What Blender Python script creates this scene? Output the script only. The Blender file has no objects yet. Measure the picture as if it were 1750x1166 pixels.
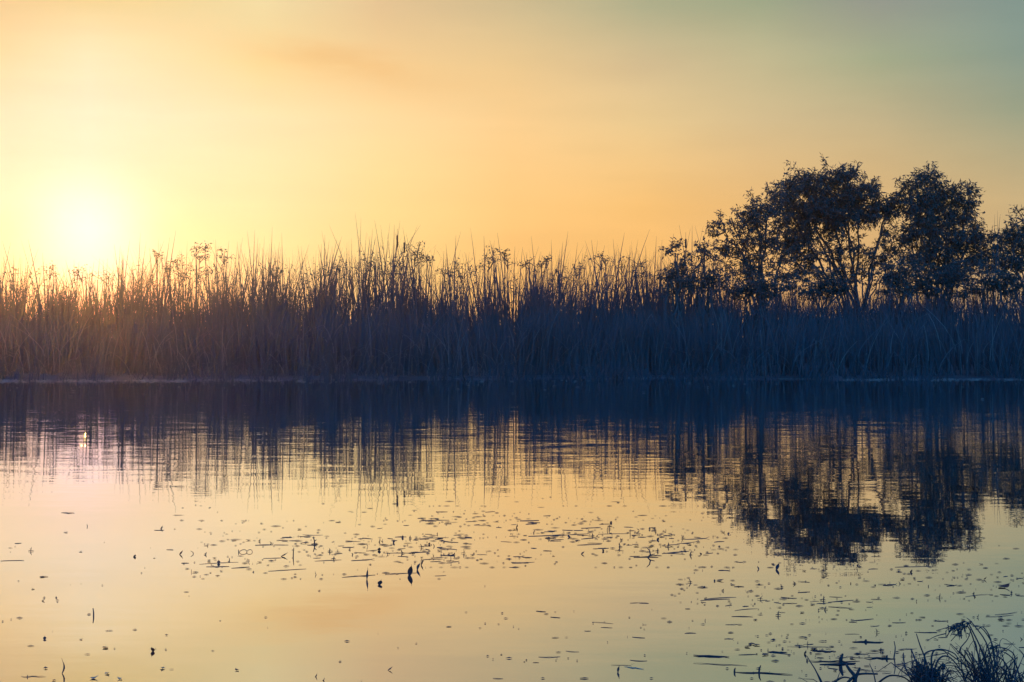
import bpy, math, random
import numpy as np
from mathutils import Vector

# ------------------------------------------------------------------ camera, sky, sun, exposure
S = bpy.context.scene
COL = S.collection
F, CX, HY, CAMZ = 2430.6, 875.0, 575.0, 1.20        # focal length and horizon of the photograph (1750 px wide), eye height
R = random.Random(11)
G = np.random.default_rng(5)

cam = bpy.data.cameras.new('camera')
cam.lens = 50.0
cam.sensor_width = 36.0
cam.shift_y = -8.0 / 1750.0
cam.clip_start = 0.05
cam.clip_end = 2000.0
camo = bpy.data.objects.new('camera', cam)
COL.objects.link(camo)
camo.location = (0, 0, CAMZ)
camo.rotation_euler = (math.radians(90), 0, 0)
S.camera = camo

SUN_AZ = math.atan((152 - CX) / F)                   # left of the view axis
SUN_EL = math.atan((HY - 453) / F)
SUN_DIR = Vector((math.sin(SUN_AZ) * math.cos(SUN_EL), math.cos(SUN_AZ) * math.cos(SUN_EL), math.sin(SUN_EL)))

S.view_settings.view_transform = 'Standard'
S.view_settings.look = 'None'
S.view_settings.exposure = 0.0
S.view_settings.gamma = 1.0
S.render.engine = 'CYCLES'
cy = S.cycles
cy.use_denoising = True
cy.max_bounces = 6
cy.diffuse_bounces = 3
cy.glossy_bounces = 3
cy.transmission_bounces = 3
cy.volume_bounces = 0
cy.sample_clamp_indirect = 6.0
cy.caustics_reflective = False
cy.caustics_refractive = False


def lin(c):
    return tuple(((v / 255) / 12.92 if v / 255 <= 0.04045 else ((v / 255 + 0.055) / 1.055) ** 2.4) for v in c)


class NT:
    """small helper round a node tree"""
    def __init__(self, tree):
        self.t = tree

    def n(self, kind, **kw):
        nd = self.t.nodes.new(kind)
        for k, v in kw.items():
            setattr(nd, k, v)
        return nd

    def put(self, sock, v):
        if isinstance(v, bpy.types.NodeSocket):
            self.t.links.new(v, sock)
        else:
            sock.default_value = v

    def math(self, op, a, b=0.0, c=0.0, clamp=False):
        nd = self.n('ShaderNodeMath', operation=op)
        nd.use_clamp = clamp
        self.put(nd.inputs[0], a)
        self.put(nd.inputs[1], b)
        self.put(nd.inputs[2], c)
        return nd.outputs[0]

    def vec(self, op, a, b=(0, 0, 0)):
        nd = self.n('ShaderNodeVectorMath', operation=op)
        self.put(nd.inputs[0], a)
        self.put(nd.inputs[1], b)
        return nd.outputs['Value'] if op in ('DOT_PRODUCT', 'LENGTH') else nd.outputs['Vector']

    def maprange(self, v, a, b, lo=0.0, hi=1.0, kind='SMOOTHSTEP'):
        nd = self.n('ShaderNodeMapRange', interpolation_type=kind)
        for i, x in enumerate((v, a, b, lo, hi)):
            self.put(nd.inputs[i], x)
        return nd.outputs[0]

    def mix(self, f, a, b, blend='MIX'):
        nd = self.n('ShaderNodeMix', data_type='RGBA', blend_type=blend)
        nd.clamp_result = False
        self.put(nd.inputs[0], f)
        self.put(nd.inputs[6], a if isinstance(a, bpy.types.NodeSocket) else tuple(a)[:3] + (1,))
        self.put(nd.inputs[7], b if isinstance(b, bpy.types.NodeSocket) else tuple(b)[:3] + (1,))
        return nd.outputs[2]

    def ramp(self, f, stops, interp='LINEAR'):
        nd = self.n('ShaderNodeValToRGB')
        cr = nd.color_ramp
        cr.interpolation = interp
        while len(cr.elements) < len(stops):
            cr.elements.new(0.5)
        for e, (p, c) in zip(cr.elements, stops):
            e.position = p
        for e, (p, c) in zip(cr.elements, stops):
            e.position = p
            e.color = tuple(c)[:3] + (1,)
        self.put(nd.inputs[0], f)
        return nd.outputs[0]

    def noise(self, vec, scale, detail=2.0, rough=0.5, dim='3D'):
        nd = self.n('ShaderNodeTexNoise', noise_dimensions=dim)
        self.put(nd.inputs['Vector'], vec)
        nd.inputs['Scale'].default_value = scale
        nd.inputs['Detail'].default_value = detail
        nd.inputs['Roughness'].default_value = rough
        return nd


W = bpy.data.worlds.new('World')
S.world = W
W.use_nodes = True
W.node_tree.nodes.clear()
w = NT(W.node_tree)
tc = w.n('ShaderNodeTexCoord')
dirv = tc.outputs['Generated']
sx = w.n('ShaderNodeSeparateXYZ')
w.put(sx.inputs[0], dirv)
az = w.math('ARCTAN2', sx.outputs['X'], sx.outputs['Y'])
el = w.math('ARCSINE', sx.outputs['Z'])
HALF = math.atan(875 / F)
tt = w.math('ADD', w.math('MULTIPLY', az, 0.5 / HALF), 0.5, clamp=True)
XS = (0, 150, 450, 650, 875, 1100, 1300, 1500, 1740)
POS = [(math.atan((x - CX) / F) / HALF) * 0.5 + 0.5 for x in XS]
ROWS = [  # (elevation of this band seen at photo row y, colours along the azimuth)
    (575, [(255, 190, 140), (255, 180, 158), (254, 204, 132), (254, 198, 117), (252, 184, 100), (248, 182, 100), (238, 176, 104), (222, 170, 110), (208, 166, 115)]),
    (355, [(255, 222, 194), (255, 218, 193), (254, 228, 175), (254, 221, 151), (253, 202, 129), (250, 196, 120), (236, 188, 122), (222, 182, 124), (205, 178, 130)]),
    (210, [(255, 230, 192), (255, 234, 204), (254, 228, 180), (254, 219, 161), (252, 209, 146), (235, 203, 146), (212, 188, 142), (195, 179, 139), (156, 162, 135)]),
    (115, [(254, 220, 167), (255, 232, 190), (254, 221, 158), (251, 213, 153), (238, 203, 146), (214, 190, 146), (197, 186, 145), (166, 172, 139), (138, 155, 141)]),
    (15, [(241, 204, 148), (243, 212, 149), (242, 221, 167), (230, 197, 149), (211, 190, 146), (176, 174, 139), (163, 170, 138), (150, 153, 142), (132, 152, 144)]),
    (-500, [(215, 185, 135), (215, 185, 135), (205, 178, 138), (185, 170, 140), (165, 160, 138), (145, 152, 136), (130, 142, 134), (120, 136, 134), (108, 130, 134)]),
]
skycol = None
prev = None
for y, cs in ROWS:
    e = math.atan((HY - y) / F)
    c = w.ramp(tt, list(zip(POS, [lin(k) for k in cs])))
    if skycol is None:
        skycol = c
    else:
        skycol = w.mix(w.maprange(el, prev, e, kind='LINEAR'), skycol, c)
    prev = e
# thin smoky cloud high over the reeds, left of the middle
cl_az, cl_el = math.atan((600 - CX) / F), math.atan((HY - 105) / F)
da = w.math('DIVIDE', w.math('SUBTRACT', az, cl_az), 0.085)
de = w.math('DIVIDE', w.math('ADD', w.math('SUBTRACT', el, cl_el), w.math('MULTIPLY', w.math('SUBTRACT', az, cl_az), 0.16)), 0.020)
blob = w.math('EXPONENT', w.math('MULTIPLY', w.math('ADD', w.math('MULTIPLY', da, da), w.math('MULTIPLY', de, de)), -1.0))
cv = w.vec('MULTIPLY', dirv, (5.0, 5.0, 26.0))
nz = w.noise(cv, 1.3, 5.0, 0.55)
nf = w.maprange(nz.outputs['Fac'], 0.32, 0.7)
skycol = w.mix(w.math('MULTIPLY', blob, w.math('MULTIPLY_ADD', nf, 0.5, 0.0)), skycol, lin((228, 170, 104)))
veil = w.math('MULTIPLY', w.math('SUBTRACT', nf, 0.5), 0.05)
vv = w.math('ADD', veil, 1.0)
cc = w.n('ShaderNodeCombineXYZ')
for i in range(3):
    w.put(cc.inputs[i], vv)
skycol = w.mix(1.0, skycol, cc.outputs[0], 'MULTIPLY')
# the bright sun and its aureole
ge = math.atan((HY - 406) / F)
ang = w.math('ARCCOSINE', w.vec('DOT_PRODUCT', dirv, (math.sin(SUN_AZ) * math.cos(ge), math.cos(SUN_AZ) * math.cos(ge), math.sin(ge))))
glow = w.math('EXPONENT', w.math('MULTIPLY', w.math('MULTIPLY', ang, ang), -1.0 / math.radians(2.0) ** 2))
skycol = w.mix(glow, skycol, (0.20, 0.18, 0.36), 'ADD')
# unseen sky behind the camera, boosted blue as added fill for the reeds
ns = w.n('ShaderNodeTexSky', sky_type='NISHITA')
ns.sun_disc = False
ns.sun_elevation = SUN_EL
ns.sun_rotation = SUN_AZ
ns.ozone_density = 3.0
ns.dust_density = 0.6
BACK_FILL = 0.40
back_fill = w.mix(1.0, ns.outputs[0], (BACK_FILL * 0.42, BACK_FILL * 1.78, BACK_FILL * 3.6), 'MULTIPLY')
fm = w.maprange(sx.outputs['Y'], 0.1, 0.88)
skycol = w.mix(fm, back_fill, skycol)
bg = w.n('ShaderNodeBackground')
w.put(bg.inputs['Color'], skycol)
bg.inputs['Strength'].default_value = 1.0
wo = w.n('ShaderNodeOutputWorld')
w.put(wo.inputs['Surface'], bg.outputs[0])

sun = bpy.data.lights.new('sun', 'SUN')
sun.energy = 3.0
sun.angle = math.radians(0.5)
sun.color = (1.0, 0.42, 0.06)
suno = bpy.data.objects.new('sun', sun)
COL.objects.link(suno)
suno.rotation_euler = SUN_DIR.to_track_quat('Z', 'Y').to_euler()


# ------------------------------------------------------------------ helpers
def P(px, py, d):
    return Vector(((px - CX) / F * d, d, CAMZ + (HY - py) / F * d))


def onwater(px, py):
    d = F * CAMZ / (py - HY)
    return Vector(((px - CX) / F * d, d, 0.0)), d


def mat(name):
    m = bpy.data.materials.new(name)
    m.use_nodes = True
    m.node_tree.nodes.clear()
    return m, NT(m.node_tree)


def leafy(name, c1, c2, trans, tcol, rough=0.6, scale=1.2):
    """thin plant matter: diffuse front, light glowing through from behind"""
    m, t = mat(name)
    oi = t.n('ShaderNodeTexCoord')
    at = t.n('ShaderNodeAttribute', attribute_name='tint')
    nn = t.noise(oi.outputs['Object'], scale, 3.0)
    f = t.math('ADD', t.math('MULTIPLY', at.outputs['Fac'], 0.75), t.math('MULTIPLY', t.math('SUBTRACT', nn.outputs['Fac'], 0.4), 0.7), clamp=True)
    col = t.mix(f, c1, c2)
    pr = t.n('ShaderNodeBsdfPrincipled')
    t.put(pr.inputs['Base Color'], col)
    pr.inputs['Roughness'].default_value = rough
    pr.inputs['Specular IOR Level'].default_value = 0.25
    tr = t.n('ShaderNodeBsdfTranslucent')
    t.put(tr.inputs['Color'], t.mix(f, tuple(v * 0.7 for v in tcol), tcol))
    mx = t.n('ShaderNodeMixShader')
    mx.inputs[0].default_value = trans
    t.put(mx.inputs[1], pr.outputs[0])
    t.put(mx.inputs[2], tr.outputs[0])
    o = t.n('ShaderNodeOutputMaterial')
    t.put(o.inputs['Surface'], mx.outputs[0])
    return m


def solid(name, c1, c2, rough=0.8, scale=20.0, bump=0.3):
    m, t = mat(name)
    oi = t.n('ShaderNodeTexCoord')
    nn = t.noise(oi.outputs['Object'], scale, 5.0, 0.6)
    pr = t.n('ShaderNodeBsdfPrincipled')
    t.put(pr.inputs['Base Color'], t.mix(t.maprange(nn.outputs['Fac'], 0.3, 0.7), c1, c2))
    pr.inputs['Roughness'].default_value = rough
    pr.inputs['Specular IOR Level'].default_value = 0.3
    if bump:
        b = t.n('ShaderNodeBump')
        b.inputs['Strength'].default_value = bump
        b.inputs['Distance'].default_value = 0.01
        t.put(b.inputs['Height'], nn.outputs['Fac'])
        t.put(pr.inputs['Normal'], b.outputs[0])
    o = t.n('ShaderNodeOutputMaterial')
    t.put(o.inputs['Surface'], pr.outputs[0])
    return m


M_REED = leafy('reed_leaf', (0.036, 0.054, 0.058), (0.052, 0.064, 0.064), 0.13, (0.20, 0.12, 0.04))
M_DRY = leafy('dry_reed', (0.075, 0.080, 0.078), (0.17, 0.165, 0.14), 0.12, (0.22, 0.16, 0.08))
M_WILLOW = leafy('willow_leaf', (0.030, 0.054, 0.050), (0.052, 0.078, 0.062), 0.08, (0.10, 0.13, 0.04))
M_BARK = solid('willow_bark', (0.045, 0.043, 0.042), (0.09, 0.082, 0.07), 0.9, 6.0)
M_SPIKE = solid('cattail_spike', (0.05, 0.032, 0.022), (0.08, 0.05, 0.03), 0.9, 30.0)
M_DEBRIS = leafy('sodden_leaf', (0.030, 0.030, 0.036), (0.058, 0.046, 0.044), 0.04, (0.08, 0.04, 0.02), 0.55, 25.0)
M_BROWNLEAF = leafy('dead_brown_leaf', (0.060, 0.030, 0.022), (0.10, 0.045, 0.03), 0.25, (0.20, 0.06, 0.02), 0.6, 25.0)
M_STRAW = leafy('wet_straw', (0.045, 0.043, 0.046), (0.095, 0.082, 0.07), 0.04, (0.08, 0.05, 0.02), 0.5, 12.0)
M_WOOD = solid('wet_wood', (0.028, 0.025, 0.026), (0.060, 0.048, 0.042), 0.7, 60.0)
M_SEDGE = leafy('sedge_blade', (0.030, 0.036, 0.042), (0.062, 0.062, 0.056), 0.10, (0.10, 0.07, 0.03), 0.6, 9.0)
M_SCUM = leafy('pond_scum', (0.11, 0.10, 0.075), (0.24, 0.22, 0.15), 0.0, (0.1, 0.1, 0.1), 0.7, 3.0)
M_FLAKE = leafy('pale_flake', (0.30, 0.24, 0.16), (0.45, 0.36, 0.24), 0.1, (0.3, 0.2, 0.1), 0.7, 30.0)
M_MUD = solid('mud', (0.040, 0.036, 0.032), (0.085, 0.075, 0.060), 0.85, 0.8, 0.6)


class MB:
    """collects vertices and faces of ONE object"""
    def __init__(self):
        self.v, self.f, self.t, self.nv = [], [], [], 0

    def add(self, verts, faces, tint=0.5):
        verts = np.asarray(verts, dtype=np.float64).reshape(-1, 3)
        self.v.append(verts)
        faces = np.asarray(faces, dtype=np.int64)
        self.f.append(faces + self.nv)
        tn = np.asarray(tint, dtype=np.float64)
        self.t.append(np.full(len(verts), float(tn)) if tn.ndim == 0 else tn)
        self.nv += len(verts)

    def tube(self, pts, radii, sides=5, tint=0.5):
        pts = np.asarray([tuple(p) for p in pts], dtype=float)
        n = len(pts)
        tg = np.gradient(pts, axis=0)
        tg /= np.linalg.norm(tg, axis=1, keepdims=True) + 1e-9
        ref = np.array((0.31, 0.93, 0.17)) if abs(tg[:, 2]).mean() > 0.6 else np.array((0.05, 0.1, 1.0))
        a = np.cross(tg, ref)
        a /= np.linalg.norm(a, axis=1, keepdims=True) + 1e-9
        b = np.cross(tg, a)
        ph = np.arange(sides) * 2 * math.pi / sides
        ring = (np.cos(ph)[None, :, None] * a[:, None, :] + np.sin(ph)[None, :, None] * b[:, None, :]) * np.asarray(radii, float)[:, None, None]
        v = (pts[:, None, :] + ring).reshape(-1, 3)
        f = []
        for i in range(n - 1):
            for j in range(sides):
                k = (j + 1) % sides
                f.append((i * sides + j, i * sides + k, (i + 1) * sides + k, (i + 1) * sides + j))
        c0, c1 = len(v), len(v) + 1
        v = np.vstack([v, pts[:1], pts[-1:]])
        for j in range(sides):
            k = (j + 1) % sides
            f.append((c0, k, j, j))
            f.append((c1, (n - 1) * sides + j, (n - 1) * sides + k, (n - 1) * sides + k))
        self.add(v, f, tint)

    def build(self, name, material, parent=None, origin=None, smooth=False):
        v = np.vstack(self.v)
        f = np.vstack(self.f)
        if origin is not None:
            v = v - np.asarray(tuple(origin))
        me = bpy.data.meshes.new(name)
        fl = []
        for q in f.tolist():
            r = []
            for i in q:
                if i not in r:
                    r.append(i)
            fl.append(r)
        me.from_pydata(v.tolist(), [], fl)
        at = me.attributes.new('tint', 'FLOAT', 'POINT')
        at.data.foreach_set('value', np.concatenate(self.t).astype(np.float32))
        me.materials.append(material)
        if smooth:
            me.polygons.foreach_set('use_smooth', [True] * len(me.polygons))
        me.update()
        o = bpy.data.objects.new(name, me)
        COL.objects.link(o)
        if parent is not None:
            o.parent = parent
        if origin is not None and parent is None:
            o.location = tuple(origin)
        return o


def tag(o, label=None, cat=None, group=None, kind=None):
    for k, v in (('label', label), ('category', cat), ('group', group), ('kind', kind)):
        if v:
            o[k] = v
    return o


def empty(name, loc):
    o = bpy.data.objects.new(name, None)
    o.empty_display_size = 0.2
    COL.objects.link(o)
    o.location = tuple(loc)
    return o


def blades(mb, base, tip, width, bow=None, droop=None, seg=5, yaw=None, tint=None):
    """tapering sword leaves from base to tip (N,3 each); bow bends the middle, droop folds the end over"""
    base, tip = np.asarray(base, float), np.asarray(tip, float)
    n = len(base)
    yaw = G.uniform(-0.9, 0.9, n) if yaw is None else np.asarray(yaw, float)
    wd = np.stack([np.cos(yaw), np.sin(yaw), np.zeros(n)], 1)
    t = np.linspace(0, 1, seg + 1)
    d = tip - base
    bow = np.zeros((n, 3)) if bow is None else np.asarray(bow, float)
    # rises steeply first, leans towards the tip
    hor = d.copy()
    hor[:, 2] = 0
    ver = d.copy()
    ver[:, :2] = 0
    c = base[:, None, :] + hor[:, None, :] * (t ** 1.7)[None, :, None] + ver[:, None, :] * t[None, :, None] + bow[:, None, :] * (np.sin(math.pi * t))[None, :, None]
    if droop is not None:
        u = np.clip((t - 0.62) / 0.38, 0, 1) ** 1.6
        c = c + np.asarray(droop, float)[:, None, :] * u[None, :, None]
    wt = np.clip((1 - t) * 1.25, 0, 1) ** 0.62 * (0.75 + 0.25 * np.sin(math.pi * t))
    wt[-1] = 0.06
    off = wd[:, None, :] * (np.asarray(width, float)[:, None] * 0.5 * wt[None, :])[:, :, None]
    v = np.stack([c - off, c + off], 2).reshape(-1, 3)
    i = np.arange(seg)
    q = np.stack([2 * i, 2 * i + 1, 2 * i + 3, 2 * i + 2], 1)
    f = (q[None] + (np.arange(n) * 2 * (seg + 1))[:, None, None]).reshape(-1, 4)
    tint = G.random(n) if tint is None else np.broadcast_to(np.asarray(tint, float), (n,))
    mb.add(v, f, np.repeat(tint, 2 * (seg + 1)))


def leaves(mb, pos, dirs, length, width, tint=None):
    """willow leaves: long lens-shaped faces folded a little along the midrib"""
    pos, dirs = np.asarray(pos, float), np.asarray(dirs, float)
    n = len(pos)
    dirs = dirs / (np.linalg.norm(dirs, axis=1, keepdims=True) + 1e-9)
    r = G.normal(size=(n, 3))
    s = np.cross(dirs, r)
    s /= np.linalg.norm(s, axis=1, keepdims=True) + 1e-9
    nn = np.cross(dirs, s)
    L = np.asarray(length, float)[:, None]
    Wd = np.asarray(width, float)[:, None]
    mid = pos + dirs * L * 0.45
    v = np.stack([pos, mid + s * Wd * 0.5 + nn * Wd * 0.18, pos + dirs * L - nn * L * 0.08, mid - s * Wd * 0.5 + nn * Wd * 0.18], 1).reshape(-1, 3)
    f = (np.array([[0, 1, 2, 3]])[None] + (np.arange(n) * 4)[:, None, None]).reshape(-1, 4)
    tint = G.random(n) if tint is None else np.broadcast_to(np.asarray(tint, float), (n,))
    mb.add(v, f, np.repeat(tint, 4))


# ------------------------------------------------------------------ ground and water
EXT = 230.0


def bank_y(x):
    return 40.1 + 0.5 * math.sin(x * 0.23 + 1.0) + 0.35 * math.sin(x * 0.61) + 0.2 * math.sin(x * 1.7)


def make_ground():
    xs = np.unique(np.concatenate([np.linspace(-EXT, EXT, 47), np.linspace(-40, 40, 81)]))
    ys = np.unique(np.concatenate([np.linspace(-EXT, EXT, 47), np.linspace(34, 58, 61), np.linspace(-8, 4, 25)]))
    X, Y = np.meshgrid(xs, ys)
    Z = np.empty_like(X)
    for i in range(X.shape[0]):
        for j in range(X.shape[1]):
            x, y = X[i, j], Y[i, j]
            far = (y - bank_y(x)) / 6.0
            near = (-1.6 - 0.3 * math.sin(x * 0.7) - y) / 2.5
            z = max(-0.7, min(0.28, far * 0.5), min(0.3, near * 0.5))
            Z[i, j] = z + 0.03 * math.sin(x * 1.9 + y * 0.7) * math.sin(y * 1.3)
    v = np.stack([X, Y, Z], 2).reshape(-1, 3)
    nx = len(xs)
    f = [(i * nx + j, i * nx + j + 1, (i + 1) * nx + j + 1, (i + 1) * nx + j) for i in range(len(ys) - 1) for j in range(nx - 1)]
    mb = MB()
    mb.add(v, f)
    o = mb.build('ground', M_MUD, smooth=True)
    tag(o, kind='structure')


make_ground()


def make_water():
    m, t = mat('still_water')
    tcn = t.n('ShaderNodeTexCoord')
    p = tcn.outputs['Object']
    # gentle wind ripples: long crests across the view, given as slopes
    n1 = t.noise(t.vec('MULTIPLY', p, (2.2, 9.5, 1.0)), 1.0, 2.0, 0.5)
    n2 = t.noise(t.vec('MULTIPLY', p, (9.0, 40.0, 1.0)), 1.0, 2.0, 0.55)
    n3 = t.noise(t.vec('MULTIPLY', p, (0.16, 0.10, 1.0)), 1.0, 3.0, 0.5)
    sy_ = t.n('ShaderNodeSeparateXYZ')
    t.put(sy_.inputs[0], p)
    amp = t.math('MULTIPLY', t.maprange(n3.outputs['Fac'], 0.35, 0.65, 0.75, 1.1), t.math('MULTIPLY', t.maprange(sy_.outputs['Y'], 8.5, 18.5, 0.9, 5.2), t.maprange(sy_.outputs['Y'], 24.0, 34.0, 1.0, 0.45)))
    s1 = t.vec('MULTIPLY', t.vec('SUBTRACT', n1.outputs['Color'], (0.5, 0.5, 0.5)), (0.003, 0.013, 0.0))
    s2 = t.vec('MULTIPLY', t.vec('SUBTRACT', n2.outputs['Color'], (0.5, 0.5, 0.5)), (0.003, 0.008, 0.0))
    sl = t.vec('ADD', s1, s2)
    cmb = t.n('ShaderNodeCombineXYZ')
    for i in range(3):
        t.put(cmb.inputs[i], amp)
    sl = t.vec('MULTIPLY', sl, cmb.outputs[0])
    nrm = t.vec('NORMALIZE', t.vec('ADD', sl, (0, 0, 1)))
    gl = t.n('ShaderNodeBsdfGlossy')
    gl.inputs['Color'].default_value = (1, 1, 1, 1)
    gl.inputs['Roughness'].default_value = 0.0
    t.put(gl.inputs['Normal'], nrm)
    df = t.n('ShaderNodeBsdfDiffuse')
    df.inputs['Color'].default_value = (0.022, 0.034, 0.036, 1)
    geo = t.n('ShaderNodeNewGeometry')
    cosv = t.math('ABSOLUTE', t.vec('DOT_PRODUCT', geo.outputs['Incoming'], nrm))
    refl = t.math('MULTIPLY_ADD', t.math('POWER', t.math('SUBTRACT', 1.0, cosv, clamp=True), 5.0), 0.40, 0.60)
    mx = t.n('ShaderNodeMixShader')
    t.put(mx.inputs[0], refl)
    t.put(mx.inputs[1], df.outputs[0])
    t.put(mx.inputs[2], gl.outputs[0])
    o = t.n('ShaderNodeOutputMaterial')
    t.put(o.inputs['Surface'], mx.outputs[0])
    mb = MB()
    e = EXT - 1
    mb.add([(-e, -e, 0), (e, -e, 0), (e, e, 0), (-e, e, 0)], [(0, 1, 2, 3)])
    wo = mb.build('water', m)
    tag(wo, kind='structure')


make_water()

# ------------------------------------------------------------------ reed bed on the far bank
ENV = [(-400, 425), (0, 428), (60, 425), (95, 448), (150, 450), (190, 432), (240, 415), (300, 415), (340, 425), (430, 412), (480, 415), (520, 428), (550, 415), (590, 412),
       (615, 395), (690, 396), (730, 425), (800, 412), (850, 415), (890, 432), (965, 418), (1065, 415), (1110, 415), (1140, 425), (1185, 410), (1230, 430), (1300, 450), (1450, 470), (1600, 460), (1750, 440), (2200, 430)]
EX, EY = [e[0] for e in ENV], [e[1] for e in ENV]


def env(px):
    return np.interp(px, EX, EY)


CLUMPS = []


def reed_mass():
    mb = MB()
    # main stand
    n = 31000
    d = 40.6 + 25 * G.random(n) ** 1.25
    px = G.uniform(-420, 2170, n)
    nc = 175
    cc_, co = G.uniform(-420, 2170, nc), G.normal(0, 18, nc)
    ci = G.integers(0, nc, n)
    CLUMPS.extend(cc_.tolist())
    inc = G.random(n) < 0.80
    px = np.where(inc, cc_[ci] + G.normal(0, 4.2, n), px)
    top = env(px) + np.where(inc, co[ci] - 4, 38)
    u = G.random(n)
    y = top + (508 - top) * u ** 0.30 + G.normal(0, 3, n) + 10 * np.sin(px * 0.045) * G.random(n)
    y = np.where(y > top + 25, y + 52 * (1 - (d - 40.6) / 25), y)
    d = np.where(y < top + 25, np.maximum(d, 49 + 14 * G.random(n)), d)
    low = G.random(n) < 0.50
    px = np.where(low, G.uniform(-420, 2170, n), px)
    y = np.where(low, G.uniform(493, 565, n) - 22 * np.clip((px - 1180) / 50, 0, 1) * G.random(n) + 45 * (1 - (d - 40.6) / 25), y)
    x = (px - CX) / F * d
    z = CAMZ + (HY - y) / F * d
    by = np.maximum(d, [bank_y(k) + 0.7 for k in x])
    base = np.stack([x, by, np.full(n, 0.0)], 1)
    cl = np.sin(x * 0.9) * 0.12 + np.sin(x * 2.3 + 1) * 0.10
    tip = base + np.stack([(cl + G.normal(0, 0.13, n)) * z * 0.8, G.normal(0, 0.12, n) * z * 0.6, z], 1)
    wd = G.uniform(0.025, 0.062, n)
    bow = np.stack([G.normal(0, 0.05, n), G.normal(0, 0.05, n), np.zeros(n)], 1)
    dr = np.where((G.random(n) < 0.2)[:, None], np.stack([G.normal(0, 0.25, n), G.normal(0, 0.15, n), -G.uniform(0.05, 0.4, n)], 1), 0.0)
    blades(mb, base, tip, wd, bow, dr, seg=4, tint=np.clip(G.normal(0.35, 0.25, n), 0, 1))
    # fine feathery fringe of thin curved blades
    n = 2600
    fc = np.array(CLUMPS)
    d = 48 + 7.5 * G.random(n)
    px = np.where(G.random(n) < .6, fc[G.integers(0, len(fc), n)] + G.normal(0, 9, n), G.uniform(-420, 2170, n))
    y = env(px) + 2 + G.random(n) ** 0.8 * 50
    x, z = (px - CX) / F * d, CAMZ + (HY - y) / F * d
    base = np.stack([x, d, np.full(n, 0.5)], 1)
    ln = G.normal(0, .16, n) + np.sin(x * .7) * .08
    tip = base + np.stack([ln * z * .8, G.normal(0, .1, n) * z, z - .5], 1)
    dr = np.where((G.random(n) < .45)[:, None], np.stack([ln * 1.6, G.normal(0, .1, n), -G.uniform(.02, .22, n)], 1), 0.0)
    blades(mb, base, tip, G.uniform(.018, .036, n), np.stack([G.normal(0, .07, n), np.zeros(n), np.zeros(n)], 1), dr, seg=7, tint=np.clip(G.normal(.35, .25, n), 0, 1))
    # leafy bits caught among the stalks
    n = 3200
    d = 47 + 8.5 * G.random(n)
    lc = G.uniform(-420, 2170, 190)
    px = lc[G.integers(0, 190, n)] + G.normal(0, 7, n)
    y = env(px) + 30 + G.random(n) ** 0.7 * 62
    pos = np.stack([(px - CX) / F * d, d, CAMZ + (HY - y) / F * d], 1)
    dirs = np.stack([G.normal(0, 1, n), G.normal(0, 1, n), G.normal(-0.1, 0.7, n)], 1)
    leaves(mb, pos, dirs, G.uniform(0.08, 0.24, n), G.uniform(0.025, 0.06, n))
    # low tufts that stand in the water along the edge
    n = 1700
    tc_ = G.uniform(-400, 2150, 120)
    td, th = G.uniform(38.6, 40.6, 120), G.uniform(0.25, 1.1, 120)
    ci = G.integers(0, 120, n)
    d = td[ci] + G.normal(0, .12, n)
    x = (tc_[ci] - CX) / F * d + G.normal(0, .22, n)
    base = np.stack([x, d, np.full(n, -.05)], 1)
    h = th[ci] * G.uniform(.4, 1.1, n)
    tip = base + np.stack([G.normal(0, .25, n), G.normal(-.05, .2, n), h], 1)
    dr = np.where((G.random(n) < 0.5)[:, None], np.stack([G.normal(0, .2, n), -.15 * G.random(n), -h * G.uniform(.2, .8, n)], 1), 0.0)
    blades(mb, base, tip, G.uniform(.015, .04, n), None, dr, seg=5, tint=np.clip(G.normal(.3, .2, n), 0, 1))
    o = mb.build('reed_bed', M_REED)
    tag(o, 'dense dark mass of reeds along the whole far bank, silhouetted against the sunset', 'reeds', kind='stuff')
    # dead, broken and fallen stalks along the foot of the stand
    mb = MB()
    n = 1100
    px = G.uniform(-300, 2050, n)
    d = 40.9 + 0.9 * G.random(n)
    x = (px - CX) / F * d
    by = np.array([bank_y(k) for k in x]) + 0.35 + 0.7 * G.random(n)
    lean = G.normal(0, 1, n)
    h = G.random(n) ** 2 * 1.9 + 0.08
    base = np.stack([x, by, G.random(n) ** 2 * 0.9], 1)
    tip = base + np.stack([lean * 0.9 * G.random(n) ** 0.6, -0.35 * G.random(n), h], 1)
    dr = np.where((G.random(n) < 0.55)[:, None], np.stack([lean * 0.4, -0.2 * G.random(n), -h * G.uniform(0.3, 1.0, n)], 1), 0.0)
    blades(mb, base, tip, G.uniform(0.012, 0.032, n), None, dr, seg=6, tint=np.clip(G.normal(0.3, 0.3, n), 0, 1))
    o = mb.build('dry_reed_litter', M_DRY)
    tag(o, 'dry bent and broken reed leaves along the foot of the far reed bed', 'reeds', kind='stuff')


reed_mass()


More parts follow.
